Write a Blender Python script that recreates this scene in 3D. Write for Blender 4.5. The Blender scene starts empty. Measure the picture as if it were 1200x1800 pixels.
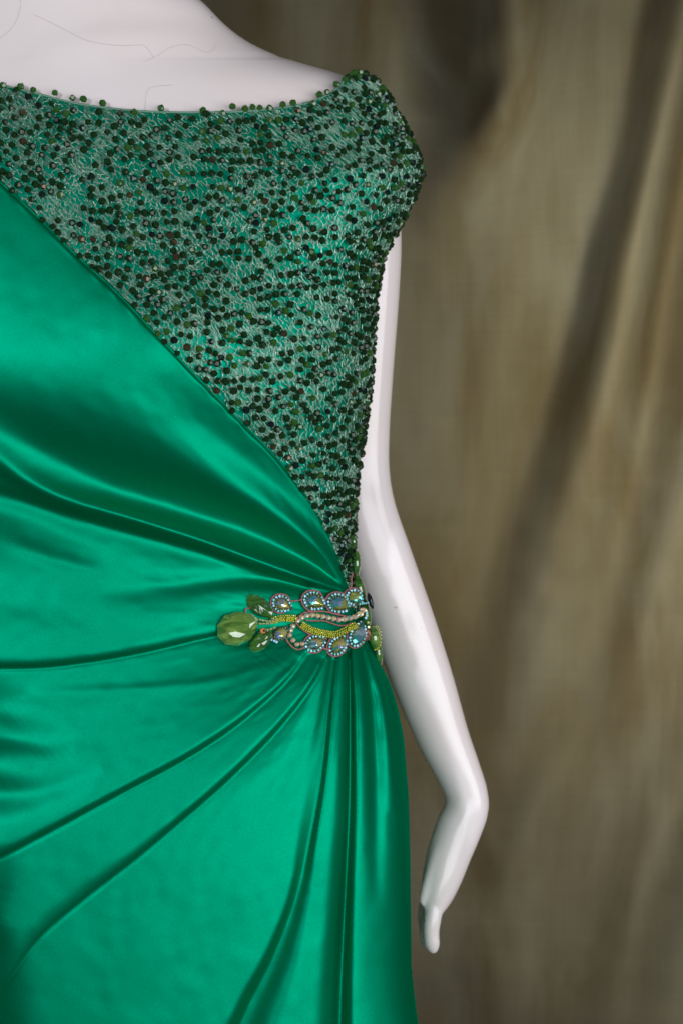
import bpy, math, random
import numpy as np
from mathutils import Vector
random.seed(7); rng = np.random.default_rng(7)
C = bpy.context.scene.collection
scn = bpy.context.scene
K = 0.0004; CAMD = 1.3; ZC = 1.2

# ---------------------------------------------------------------- camera
cam = bpy.data.cameras.new('camera'); camo = bpy.data.objects.new('camera', cam); C.objects.link(camo)
camo.location = (0, -CAMD, ZC); camo.rotation_euler = (math.pi/2, 0, 0)
cam.sensor_fit = 'VERTICAL'; cam.sensor_height = 36; cam.lens = 36*CAMD/(1800*K)
cam.clip_start = 0.05; cam.clip_end = 50
cam.dof.use_dof = True; cam.dof.focus_distance = CAMD-0.085; cam.dof.aperture_fstop = 8.0
scn.camera = camo
# ---------------------------------------------------------------- world and lamps
w = bpy.data.worlds.new("World"); scn.world = w; w.use_nodes = True
bg = w.node_tree.nodes['Background']; bg.inputs[0].default_value = (0.80, 0.84, 0.95, 1); bg.inputs[1].default_value = 0.10
def area(name, loc, target, sx, sy, power, col):
    l = bpy.data.lights.new(name, 'AREA'); l.shape = 'RECTANGLE'; l.size = sx; l.size_y = sy; l.energy = power; l.color = col
    o = bpy.data.objects.new(name, l); C.objects.link(o); o.location = loc
    o.rotation_euler = (Vector(target)-Vector(loc)).to_track_quat('-Z', 'Y').to_euler()
    return o
area('window_light', (0.95, -2.3, 1.0), (0.05, 0.0, 1.2), 2.6, 1.15, 47, (0.93, 0.96, 1.0))
area('right_fill_light', (2.0, -1.1, 1.1), (0.1, 0.0, 1.1), 1.0, 1.2, 19, (0.95, 0.96, 1.0))  # added fill lamp, brightens the satin panels on the right
area('side_window_light', (-0.95, -1.9, 1.75), (0.0, 0.0, 1.2), 0.10, 0.32, 16, (0.85, 0.92, 1.0))
area('light_behind_curtain', (0.40, 0.74, 1.28), (0.27, 0.42, 1.24), 0.16, 0.6, 3.0, (1.0, 0.93, 0.78))
scn.view_settings.view_transform = 'Standard'; scn.view_settings.look = 'None'
scn.view_settings.exposure = 0; scn.view_settings.gamma = 1
scn.render.engine = 'CYCLES'; scn.cycles.use_denoising = True
scn.cycles.max_bounces = 6

# ---------------------------------------------------------------- helpers
def unp(px, py, y):
    px = np.asarray(px, float); py = np.asarray(py, float); y = np.asarray(y, float)
    s = (CAMD+y)/CAMD
    return np.stack([(px-600)*K*s, y+0*px, ZC+(900-py)*K*s], -1)

def link(o, parent=None):
    C.objects.link(o)
    if parent is not None: o.parent = parent
    return o
def mesh(name, v, f, mat, parent=None, smooth=True):
    me = bpy.data.meshes.new(name)
    v = np.asarray(v, np.float32).reshape(-1, 3)
    if isinstance(f, np.ndarray):
        n, k = f.shape
        me.vertices.add(len(v)); me.vertices.foreach_set('co', v.ravel())
        me.loops.add(n*k); me.loops.foreach_set('vertex_index', f.ravel().astype(np.int32))
        me.polygons.add(n); me.polygons.foreach_set('loop_start', np.arange(0, n*k, k, dtype=np.int32))
        me.update(calc_edges=True); me.validate()
    else:
        me.from_pydata([tuple(map(float, p)) for p in v], [], f); me.update()
    me.polygons.foreach_set('use_smooth', [smooth]*len(me.polygons))
    for m in (mat if isinstance(mat, (list, tuple)) else [mat]): me.materials.append(m)
    return link(bpy.data.objects.new(name, me), parent)
def thing(name, label, cat, group=None, loc=(0, 0, 0)):
    o = bpy.data.objects.new(name, None); C.objects.link(o); o.location = loc; o.empty_display_size = .02
    o['label'] = label; o['category'] = cat
    if group: o['group'] = group
    return o
def tag(o, label, cat, group=None):
    o['label'] = label; o['category'] = cat
    if group: o['group'] = group
    return o
def gridfaces(r, c, wrap=False):
    i = np.arange(r-1)[:, None]; j = np.arange(c if wrap else c-1)[None, :]
    a = i*c+j; b = i*c+(j+1) % c
    return np.stack([a, b, b+c, a+c], -1).reshape(-1, 4)
class Acc:
    def __init__(s): s.v = []; s.f = []; s.n = 0; s.m = []
    def add(s, v, f, mi=0):
        s.v.append(np.asarray(v, float)); s.f += [tuple(int(q)+s.n for q in k) for k in f]; s.m += [mi]*len(f); s.n += len(v)
    def build(s, name, mat, parent=None, smooth=True):
        o = mesh(name, np.concatenate(s.v), s.f, mat, parent, smooth)
        o.data.polygons.foreach_set('material_index', s.m)
        return o
def tubes(paths, radii, sides=3):
    """many tubes at once; paths: list of (n,3) arrays, returns v, quads"""
    V = []; F = []; n0 = 0
    for p, r in zip(paths, radii):
        p = np.asarray(p, float); n = len(p)
        t = np.gradient(p, axis=0); t /= np.linalg.norm(t, axis=1)[:, None]+1e-12
        up = np.array([0, -1., 0]); a = np.cross(t, up); l = np.linalg.norm(a, axis=1)
        a[l < 1e-3] = (1, 0, 0); a /= np.linalg.norm(a, axis=1)[:, None]; b = np.cross(a, t)
        th = np.arange(sides)*2*math.pi/sides
        rr = np.broadcast_to(np.asarray(r, float), (n,))
        ring = p[:, None]+rr[:, None, None]*(a[:, None]*np.cos(th)[None, :, None]+b[:, None]*np.sin(th)[None, :, None])
        V.append(ring.reshape(-1, 3)); F.append(gridfaces(n, sides, True)+n0); n0 += n*sides
    return np.concatenate(V), np.concatenate(F)
def smooth_path(pts, n=None, step=6.0):
    """Catmull-Rom through rows of any width"""
    P = np.asarray(pts, float); P = np.vstack([2*P[0]-P[1], P, 2*P[-1]-P[-2]]); out = []
    for i in range(1, len(P)-2):
        p0, p1, p2, p3 = P[i-1:i+3]; m = max(2, int(np.hypot(*(p2-p1)[:2])/step)) if n is None else n
        for k in range(m):
            t = k/m; out.append(.5*((2*p1)+(-p0+p2)*t+(2*p0-5*p1+4*p2-p3)*t*t+(-p0+3*p1-3*p2+p3)*t**3))
    out.append(P[-2]); return np.array(out)

# ---------------------------------------------------------------- materials
def mat(name):
    m = bpy.data.materials.new(name); m.use_nodes = True; nt = m.node_tree
    return m, nt, nt.nodes['Principled BSDF'], nt.nodes['Material Output']
def node(nt, typ, **kw):
    n = nt.nodes.new(typ)
    for k, v in kw.items():
        if k in n.inputs: n.inputs[k].default_value = v
        else: setattr(n, k, v)
    return n
def simple(name, col, rough=.5, metal=0, **kw):
    m, nt, p, o = mat(name)
    p.inputs['Base Color'].default_value = (*col, 1); p.inputs['Roughness'].default_value = rough; p.inputs['Metallic'].default_value = metal
    for k, v in kw.items(): p.inputs[k.replace('_', ' ')].default_value = v
    return m
def satin(name, dif, glo, rough=.36, mix=.62, bump=.05):
    m, nt, p, out = mat(name); nt.nodes.remove(p); L = nt.links.new
    tc = node(nt, 'ShaderNodeTexCoord')
    n1 = node(nt, 'ShaderNodeTexNoise', Scale=1500.0, Detail=2.0); L(tc.outputs['Object'], n1.inputs['Vector'])
    n2 = node(nt, 'ShaderNodeTexNoise', Scale=14.0, Detail=3.0); L(tc.outputs['Object'], n2.inputs['Vector'])
    b = node(nt, 'ShaderNodeBump', Strength=bump, Distance=.0004); L(n1.outputs[0], b.inputs['Height'])
    b2 = node(nt, 'ShaderNodeBump', Strength=.045, Distance=.006); L(n2.outputs[0], b2.inputs['Height']); L(b.outputs[0], b2.inputs['Normal'])
    d = node(nt, 'ShaderNodeBsdfDiffuse', Color=(*dif, 1)); g = node(nt, 'ShaderNodeBsdfGlossy', Color=(*glo, 1), Roughness=rough)
    L(b2.outputs[0], d.inputs['Normal']); L(b2.outputs[0], g.inputs['Normal'])
    mp = node(nt, 'ShaderNodeMapping'); mp.inputs['Scale'].default_value = (900, 900, 1500); mp.inputs['Rotation'].default_value = (0, .6, 0); L(tc.outputs['Object'], mp.inputs[0])
    n3 = node(nt, 'ShaderNodeTexNoise', Scale=1.0, Detail=3.0, Roughness=.7); L(mp.outputs[0], n3.inputs['Vector'])
    mr = node(nt, 'ShaderNodeMapRange'); mr.inputs['From Min'].default_value = .3; mr.inputs['From Max'].default_value = .7; mr.inputs['To Min'].default_value = .86; mr.inputs['To Max'].default_value = 1.12; L(n3.outputs[0], mr.inputs[0])
    for bs, cc in ((d, dif), (g, glo)):
        vv = node(nt, 'ShaderNodeVectorMath', operation='SCALE'); vv.inputs[0].default_value = cc; L(mr.outputs[0], vv.inputs['Scale']); L(vv.outputs[0], bs.inputs['Color'])
    mx = node(nt, 'ShaderNodeMixShader', Fac=mix); L(d.outputs[0], mx.inputs[1]); L(g.outputs[0], mx.inputs[2]); L(mx.outputs[0], out.inputs[0])
    return m
M_satin = satin('emerald_satin', (.0, .130, .044), (.0, .270, .148), .48, .65)
M_lining = satin('green_lining', (.0, .14, .068), (.0, .36, .235), .5, .45)
M_hem = satin('satin_edge', (.0, .12, .05), (.0, .30, .16), .45, .4)
M_net = simple('metallic_thread', (.42, .64, .50), .26, .72)
M_bead = simple('dark_green_glass', (.006, .024, .006), .08, 0, Specular_IOR_Level=.28)
M_beadg = simple('bright_green_glass', (.03, .11, .015), .12, 0, Specular_IOR_Level=.7, Transmission_Weight=.3)
M_bronze = simple('bronze_lustre_bead', (.06, .045, .02), .15, .5)
M_gun = simple('blue_lustre_bead', (.015, .035, .028), .10, .7)

def shell_material():
    m, nt, p, o = mat('mannequin_shell'); L = nt.links.new
    tc = node(nt, 'ShaderNodeTexCoord'); n = node(nt, 'ShaderNodeTexNoise', Scale=9.0, Detail=6.0); L(tc.outputs['Object'], n.inputs['Vector'])
    r = node(nt, 'ShaderNodeValToRGB'); r.color_ramp.elements[0].color = (.70, .61, .58, 1); r.color_ramp.elements[1].color = (.73, .66, .65, 1)
    r.color_ramp.elements[0].position = .35; r.color_ramp.elements[1].position = .65
    L(n.outputs[0], r.inputs[0])
    ns = node(nt, 'ShaderNodeTexNoise', Scale=170.0, Detail=1.0); L(tc.outputs['Object'], ns.inputs['Vector'])
    rs = node(nt, 'ShaderNodeValToRGB'); rs.color_ramp.elements[0].color = (1, 1, 1, 1); rs.color_ramp.elements[1].color = (.45, .38, .34, 1); rs.color_ramp.elements[0].position = .80; rs.color_ramp.elements[1].position = .84; L(ns.outputs[0], rs.inputs[0])
    mu = node(nt, 'ShaderNodeMix', data_type='RGBA', blend_type='MULTIPLY'); mu.inputs[0].default_value = 1.0; L(r.outputs[0], mu.inputs[6]); L(rs.outputs[0], mu.inputs[7]); L(mu.outputs[2], p.inputs['Base Color'])
    n2 = node(nt, 'ShaderNodeTexNoise', Scale=60.0, Detail=4.0); L(tc.outputs['Object'], n2.inputs['Vector'])
    mr = node(nt, 'ShaderNodeMapRange'); mr.inputs['To Min'].default_value = .16; mr.inputs['To Max'].default_value = .21
    L(n2.outputs[0], mr.inputs[0]); L(mr.outputs[0], p.inputs['Roughness'])
    b = node(nt, 'ShaderNodeBump', Strength=.06, Distance=.002); L(n2.outputs[0], b.inputs['Height']); L(b.outputs[0], p.inputs['Normal'])
    p.inputs['Specular IOR Level'].default_value = .5
    return m
M_shell = shell_material()

def curtain_material():
    m, nt, p, o = mat('olive_linen'); L = nt.links.new
    tc = node(nt, 'ShaderNodeTexCoord')
    mq = node(nt, 'ShaderNodeMapping'); mq.inputs['Scale'].default_value = (9, 9, 3); mq.inputs['Rotation'].default_value = (0, .22, 0); L(tc.outputs['Object'], mq.inputs[0])
    n = node(nt, 'ShaderNodeTexNoise', Scale=1.0, Detail=6.0, Distortion=.5); L(mq.outputs[0], n.inputs['Vector'])
    r = node(nt, 'ShaderNodeValToRGB'); r.color_ramp.elements[0].color = (.030, .022, .010, 1); r.color_ramp.elements[1].color = (.056, .052, .035, 1)
    r.color_ramp.elements[0].position = .38; r.color_ramp.elements[1].position = .62
    L(n.outputs[0], r.inputs[0])
    def weave(sx, sz):
        mp = node(nt, 'ShaderNodeMapping'); mp.inputs['Scale'].default_value = (sx, 1, sz); L(tc.outputs['Object'], mp.inputs[0])
        q = node(nt, 'ShaderNodeTexNoise', Scale=1.0, Detail=4.0); L(mp.outputs[0], q.inputs['Vector']); return q
    a = weave(12, 620); b = weave(620, 12)
    ad = node(nt, 'ShaderNodeMath', operation='ADD'); L(a.outputs[0], ad.inputs[0]); L(b.outputs[0], ad.inputs[1])
    mr = node(nt, 'ShaderNodeMapRange'); mr.inputs['From Min'].default_value = .7; mr.inputs['From Max'].default_value = 1.3
    mr.inputs['To Min'].default_value = .945; mr.inputs['To Max'].default_value = 1.055; L(ad.outputs[0], mr.inputs[0])
    vm = node(nt, 'ShaderNodeVectorMath', operation='SCALE'); L(r.outputs[0], vm.inputs[0]); L(mr.outputs[0], vm.inputs['Scale'])
    L(vm.outputs[0], p.inputs['Base Color'])
    bp = node(nt, 'ShaderNodeBump', Strength=.2, Distance=.001); L(ad.outputs[0], bp.inputs['Height']); L(bp.outputs[0], p.inputs['Normal'])
    p.inputs['Roughness'].default_value = .55; p.inputs['Specular IOR Level'].default_value = .15
    tr = node(nt, 'ShaderNodeBsdfTranslucent'); r2 = node(nt, 'ShaderNodeValToRGB'); r2.color_ramp.elements[0].color = (.22, .180, .095, 1); r2.color_ramp.elements[1].color = (.34, .32, .22, 1); r2.color_ramp.elements[0].position = .38; r2.color_ramp.elements[1].position = .62; L(n.outputs[0], r2.inputs[0])
    v2 = node(nt, 'ShaderNodeVectorMath', operation='SCALE'); L(r2.outputs[0], v2.inputs[0]); L(mr.outputs[0], v2.inputs['Scale']); L(v2.outputs[0], tr.inputs[0]); mx = node(nt, 'ShaderNodeMixShader', Fac=.45); L(p.outputs[0], mx.inputs[1]); L(tr.outputs[0], mx.inputs[2]); L(mx.outputs[0], o.inputs[0])
    return m
M_curtain = curtain_material()

# ---------------------------------------------------------------- fold engine (pixel-plane polylines -> height in metres)
def fold_eval(folds, X, Y):
    H = np.zeros_like(X)
    for kind, pts in folds:
        P = smooth_path(pts, step=14.0)
        best = np.full(X.shape, 1e9); S = np.zeros_like(X); at = [np.zeros_like(X) for _ in range(3)]
        over = np.zeros_like(X)
        for i in range(len(P)-1):
            ax, ay = P[i, :2]; dx, dy = P[i+1, :2]-P[i, :2]; l2 = dx*dx+dy*dy+1e-9
            tt = ((X-ax)*dx+(Y-ay)*dy)/l2; tc = np.clip(tt, 0, 1)
            ex = X-(ax+tc*dx); ey = Y-(ay+tc*dy); d = ex*ex+ey*ey
            m = d < best
            best = np.where(m, d, best)
            sg = -(dx*ey-dy*ex)/math.sqrt(l2); S = np.where(m, sg, S)
            ov = (np.abs(tt-tc)*math.sqrt(l2)) if i in (0, len(P)-2) else 0*X
            over = np.where(m, ov, over)
            for k in range(3): at[k] = np.where(m, P[i, 2+k]+(P[i+1, 2+k]-P[i, 2+k])*tc, at[k])
        d = np.sqrt(best); d = np.where(S < 0, -d, d)
        A, wn, wp = at; A = A*.001; wn = np.maximum(wn, 1); wp = np.maximum(wp, 1)
        if kind == 'b':      # ridge (A>0) or valley (A<0), own half width on each side
            H += A*np.where(d < 0, np.exp(-(d/wn)**2), np.exp(-(d/wp)**2))
        elif kind == 's':    # sharp crease: cusp
            H += A*np.where(d < 0, np.exp(-np.abs(d)/wn), np.exp(-np.abs(d)/wp))
        else:                # lap: the layer on the negative side rolls over the one on the positive side
            ad = np.abs(d); k0 = 2.2
            x_ = np.clip(ad/wn, 0, 1)
            H += np.where(d < 0, A*.72*(1-(1-x_)**3.2)*np.exp(-(ad/(wn*7))**2), 0)-.0014*np.clip(A/.005, 0, 1)*np.exp(-(ad/2.6)**2)
    return H

def blur(h, n):
    for _ in range(n):
        h = np.pad(h, 1, mode='edge'); h = (h[:-2, 1:-1]+h[2:, 1:-1]+h[1:-1, :-2]+h[1:-1, 2:]+2*h[1:-1, 1:-1])/6
    return h
# ---------------------------------------------------------------- body profile
XC = 60.0; NEXP = 2.25
def sst(x):
    x = np.clip(x, 0, 1); return x*x*(3-2*x)
def ne(py): return 2.25+1.15*sst((np.asarray(py, float)-950)/600)
def sup(t, n):
    s, c = np.sin(t), np.cos(t); r_ = (np.abs(s)**n+np.abs(c)**n)**(-1/n); return r_*s, r_*c
def tab(x, pts):
    p = np.array(pts, float); return np.interp(x, p[:, 0], p[:, 1])
def smtab(pts, lo, hi, sig):
    x = np.arange(lo, hi+1, 2.0); y = tab(x, pts); k = np.arange(-int(3*sig), int(3*sig)+1, 2.0); g = np.exp(-.5*(k/sig)**2); g /= g.sum()
    yp = np.convolve(np.pad(y, len(k)//2, mode='edge'), g, 'valid'); return x, yp
R_D = [(100, 600), (120, 618), (127, 632), (135, 650), (150, 664), (180, 684), (235, 713), (280, 733), (296, 738), (315, 733), (350, 720), (385, 704), (420, 684), (460, 665), (520, 655), (600, 650), (680, 645), (760, 634), (850, 621), (930, 616), (990, 612), (1040, 616), (1080, 628),
       (1120, 642), (1150, 656), (1200, 682), (1250, 697), (1300, 706), (1400, 714), (1500, 717), (1700, 719), (1760, 724), (1900, 742)]
D_T = [(-400, .054), (-120, .054), (0, .058), (60, .063), (130, .070), (190, .083), (300, .098), (420, .1095), (540, .1175), (640, .120), (720, .116), (800, .105), (900, .089), (1000, .082), (1080, .082), (1200, .087), (1350, .095), (1500, .100), (1700, .104), (1950, .106)]
_wx, _wy = smtab(R_D, 60, 1950, 6); _dx, _dy = smtab(D_T, -420, 1960, 40)
Wd = lambda py: np.interp(py, _wx, _wy)-XC
Df = lambda py: np.interp(py, _dx, _dy)
def bustbump(px, py): return .012*np.exp(-((px-300)/160)**2-((py-590)/130)**2)
def ys(t, py, off=0.0):
    """ellipse point at angle t: px, y"""
    W = Wd(py)+.3*off/K; D = Df(py)+off
    s, c = sup(t, ne(py))
    px = XC+W*s; y = -D*c
    return px, y-bustbump(px, py)*np.clip(c*3, 0, 1)
def front(px, py, off=0.0):
    px = np.asarray(px, float); py = np.asarray(py, float)
    W = Wd(py)+.3*off/K; D = Df(py)+off
    q = np.clip(np.abs((px-XC)/W), 0, .9995); N_ = ne(py); y = -D*(1-q**N_)**(1/N_)
    return y-bustbump(px, py)*np.clip(3*(1-q**NEXP)**(1/NEXP), 0, 1)

NECK = [(-600, 60), (-300, 80), (-100, 125), (0, 148), (60, 162), (130, 180), (200, 190), (280, 196), (400, 196), (480, 190), (540, 180), (585, 160), (605, 141), (622, 127), (700, 120)]
EDGE = [(-700, -60), (-400, -20), (-200, 135), (0, 320), (60, 376), (130, 446), (205, 516), (265, 580), (330, 649), (370, 690), (430, 752), (480, 803), (530, 866), (565, 922), (590, 975), (603, 1012), (611, 1038), (640, 1085), (700, 1110), (900, 1120)]
E_S = smooth_path(EDGE, step=8.0)
def edge(px): return np.interp(px, E_S[:, 0], E_S[:, 1])
N_S = smooth_path(NECK, step=8.0)
def neck(px): return np.interp(px, N_S[:, 0], N_S[:, 1])

# ---------------------------------------------------------------- the mannequin
manq = thing('mannequin', 'glossy white shop mannequin wearing the green gown, its arm hanging at the right', 'mannequin')
Wb_T = [(-420, 145), (-200, 147), (-110, 165), (-50, 220), (0, 297), (25, 316), (50, 341), (80, 382), (105, 440), (119, 498), (130, 552), (150, 592), (180, 614), (235, 646), (290, 668), (330, 662), (385, 640), (420, 620), (460, 592)]
_bx, _by = smtab(Wb_T, -420, 460, 14)
def Wbody(py):
    return np.where(py < 440, np.interp(py, _bx, _by), Wd(py)-9)
rows = np.concatenate([np.linspace(-420, 100, 90), np.linspace(103, 200, 60), np.linspace(205, 1950, 150)])
th = np.linspace(-math.pi, math.pi, 181)[:-1]
TT, RR = np.meshgrid(th, rows)
e = 2/NEXP; Wb = Wbody(RR); Wb = np.where(True, Wb, Wb)
for _ in range(2): Wb[1:-1] = (Wb[:-2]+2*Wb[1:-1]+Wb[2:])/4
Db = Df(RR)-.0035-.016*np.clip((RR-260)/60, 0, 1)-.02*np.clip((RR-1000)/150, 0, 1)
Wb = Wb-50*np.clip((RR-1000)/150, 0, 1)
nb = 2+(NEXP-2)*sst((RR-100)/160); _s, _c = sup(TT, nb)
bx = XC+Wb*_s; by = -Db*_c
by = by-bustbump(bx, RR)*np.clip(np.cos(TT)*3, 0, 1)
# collar bone and shallow hollow over it
cb = smooth_path([(90, 95, 0, 0, 0), (200, 62, 0, 0, 0), (330, 60, 0, 0, 0), (470, 108, 0, 0, 0)], step=12)
by -= np.where(np.cos(TT) > 0, fold_eval([('b', [(80, 92, 1.2, 40, 26), (200, 66, 2.2, 40, 26), (330, 66, 2.0, 34, 26), (450, 110, .6, 24, 24)])], bx, RR), 0)
v = unp(bx, RR, by); nr = len(rows)
f = gridfaces(nr, 180, True)
v = np.concatenate([v.reshape(-1, 3), unp([XC, XC], [-420, 1950], [0, 0])])
tri = [(i, (i+1) % 180, nr*180) for i in range(180)]
tri2 = [((nr-1)*180+i, nr*180+1, (nr-1)*180+(i+1) % 180) for i in range(180)]
mesh('torso', v, [tuple(q) for q in f]+tri+tri2, M_shell, manq)
def chest(px, py):
    py = np.asarray(py, float); px = np.asarray(px, float)
    W_ = np.interp(py, _bx, _by); D_ = Df(py)-.0035; n_ = 2+(NEXP-2)*sst((py-100)/160)
    q = np.clip(np.abs((px-XC)/W_), 0, .999); y = -D_*(1-q**n_)**(1/n_)
    return y-fold_eval([('b', [(80, 92, 1.2, 40, 26), (200, 66, 2.2, 40, 26), (330, 66, 2.0, 34, 26), (450, 110, .6, 24, 24)])], px, py)

def loft(rings, n=28):
    """rings: px, py, y, half width px, half depth px"""
    R = smooth_path(rings, n=6); c = unp(R[:, 0], R[:, 1], R[:, 2]); t = np.gradient(c, axis=0); t /= np.linalg.norm(t, axis=1)[:, None]
    a = np.cross(t, np.array([0, 1., 0])); a /= np.linalg.norm(a, axis=1)[:, None]; b = np.cross(t, a)
    th = np.arange(n)*2*math.pi/n
    ring = c[:, None]+K*(R[:, 3, None, None]*a[:, None]*np.cos(th)[None, :, None]+R[:, 4, None, None]*b[:, None]*np.sin(th)[None, :, None])
    v = np.concatenate([ring.reshape(-1, 3), c[:1], c[-1:]]); m = len(R); f = [tuple(q) for q in gridfaces(m, n, True)]
    f += [((i+1) % n, i, m*n) for i in range(n)]+[((m-1)*n+i, (m-1)*n+(i+1) % n, m*n+1) for i in range(n)]
    return v, f
A = Acc()
A.add(*loft([(628, 250, .030, 50, 50), (640, 330, .034, 60, 60), (652, 420, .038, 55, 60), (649, 520, .042, 54, 58), (642, 640, .045, 52, 56), (634, 750, .048, 53, 56), (631, 830, .050, 56, 56), (640, 900, .050, 59, 57), (668, 985, .052, 60, 57),
             (706, 1090, .056, 59, 54), (744, 1200, .060, 56, 50), (776, 1290, .063, 49, 46), (802, 1350, .065, 43, 42), (818, 1392, .066, 40, 38), (819, 1422, .066, 41, 37), (806, 1455, .066, 43, 38), (789, 1500, .065, 41, 40), (777, 1540, .064, 37, 42), (767, 1575, .063, 30, 40), (762, 1598, .063, 20, 36)]))
def finger(pts, r0, r1):
    P = smooth_path(pts, n=5); k = np.linspace(0, 1, len(P)); r = r0+(r1-r0)*k; r[-1] = r1*.45; r[-2] = r1*.85
    return loft([(p[0], p[1], p[2], q, q) for p, q in zip(P, r)][::2]+[(P[-1][0], P[-1][1], P[-1][2], r[-1], r[-1])], 16)
A.add(*finger([(776, 1500, .064), (768, 1555, .058), (760, 1610, .053), (757, 1642, .052), (762, 1676, .052)], 20, 14))
A.add(*finger([(772, 1520, .066), (764, 1580, .063), (751, 1632, .064), (751, 1662, .065)], 18, 12.5))
A.add(*finger([(766, 1545, .073), (755, 1590, .072), (750, 1632, .072), (753, 1668, .072)], 19, 13.5))
A.add(*finger([(764, 1540, .083), (752, 1578, .084), (746, 1612, .084), (748, 1640, .084)], 17, 12))
A.add(*finger([(786, 1470, .062), (768, 1515, .058), (753, 1555, .055), (739, 1592, .053)], 24, 8))
arm = A.build('arm', M_shell, manq)
md = arm.modifiers.new('r', 'REMESH'); md.mode = 'VOXEL'; md.voxel_size = .0019
ms = arm.modifiers.new('s', 'CORRECTIVE_SMOOTH'); ms.iterations = 6; ms.smooth_type = 'LENGTH_WEIGHTED'; ms.use_only_smooth = True
dg = bpy.context.evaluated_depsgraph_get(); me = bpy.data.meshes.new_from_object(arm.evaluated_get(dg))
arm.modifiers.clear(); arm.data = me; me.name = 'arm'
me.polygons.foreach_set('use_smooth', [True]*len(me.polygons))
if not me.materials: me.materials.append(M_shell)

M_hair = simple('dark_hair', (.36, .29, .26), .5)
hairs = [([(37, -8), (35, 20), (22, 48), (0, 67), (-20, 75)], 'dark curved stray hair lying at the left end of the mannequin chest'),
         ([(60, 25), (95, 42), (130, 60), (160, 73), (210, 80), (250, 79), (262, 88), (270, 101)], 'long dark stray hair winding across the middle of the mannequin chest'),
         ([(254, 108), (275, 99), (300, 83), (330, 79), (362, 92), (374, 88), (380, 78)], 'wavy stray hair lying below the neck slope, right of the long one'),
         ([(305, 149), (280, 151), (264, 155), (257, 168), (255, 196)], 'short hooked stray hair hanging down to the beaded neckline')]
for pts, lab in hairs:
    P = smooth_path(pts, step=5); v, f = tubes([unp(P[:, 0], P[:, 1], chest(P[:, 0], P[:, 1])-.0006)], [.00005], 4)
    tag(mesh('stray_hair', v, f, M_hair), lab, 'hair', 'stray hairs on the mannequin')

# ---------------------------------------------------------------- the gown
gown = thing('evening_gown', 'emerald satin evening gown with a beaded net bodice and draped skirt on the mannequin', 'dress')
# lining of the beaded bodice
nc, nrw = 300, 330
tcol = np.linspace(-1.5, 3.6, nc)
def top_row(tc, fn, lo, hi):
    py = np.arange(hi, lo, -1.5)[:, None]*np.ones((1, len(tc))); px, _ = ys(tc[None, :], py)
    bad = py < fn(px); idx = np.where(bad.any(0), bad.argmax(0), len(py)-1); return py[idx, np.arange(len(tc))]
tt0 = top_row(tcol, neck, 60, 420)
tt0 = np.where(tcol > math.pi/2, np.maximum(128, 128+14*np.clip((tcol-1.6), 0, 1)), tt0)
s = np.linspace(0, 1, nrw)[:, None]
PY = tt0[None, :]+(1120-tt0[None, :])*s; TC = tcol[None, :]+0*PY
lpx, ly = ys(TC, PY)
rip = [('b', [(520, 330, 1.0, 30, 30), (640, 300, 1.5, 24, 24), (730, 300, 1.0, 20, 20)]), ('b', [(560, 200, 1.2, 22, 22), (640, 220, 1.2, 22, 22), (700, 260, 1, 20, 20)]),
       ('b', [(450, 800, -1.2, 20, 26), (560, 760, -1.2, 20, 22), (640, 770, -1.0, 16, 20)])]
ripple = lambda px, py: fold_eval(rip, px, py)
ly -= ripple(lpx, PY)*np.clip(np.cos(TC)*4, 0, 1)
ly += .016*np.clip((PY-edge(lpx)-12)/40, 0, 1)*(np.cos(TC) > 0)*np.clip((606-lpx)/40, 0, 1)
mesh('lining', unp(lpx, PY, ly), gridfaces(nrw, nc), M_lining, gown)

# surface coordinates for the net and beads: angle t by arc length, row py
_t = np.linspace(-.4, 3.0, 1600); _W, _D = 600., 270.
_x, _y = sup(_t, NEXP); _x = _x*_W; _y = -_y*_D
_q = np.concatenate([[0], np.cumsum(np.hypot(np.diff(_x), np.diff(_y)))]); _q -= np.interp(0, _t, _q)
def bod(q, py, off):
    t = np.interp(q, _q, _t); px, y = ys(t, py, 0.0)
    y = y-ripple(px, py)*np.clip(np.cos(t)*4, 0, 1)
    # outward offset
    c = np.cos(t); sx = np.sin(t); nx, ny = sx*.27, -c*.6; l = np.hypot(nx, ny); nx, ny = nx/l, ny/l
    return t, px+nx*off/K, y+ny*off
def inside(px, py, t, m=0.0):
    ed = edge(px)
    return (py > neck(px)+m) & ((py < ed-m) | (px > 606)) & (px > -60) & (t < 1.95) & (py < 1075) & ~((t > 1.5708) & (py < 134))
def cut(t, px, py):   # right of the satin start only above the gather
    return (py < 1050)

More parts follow.
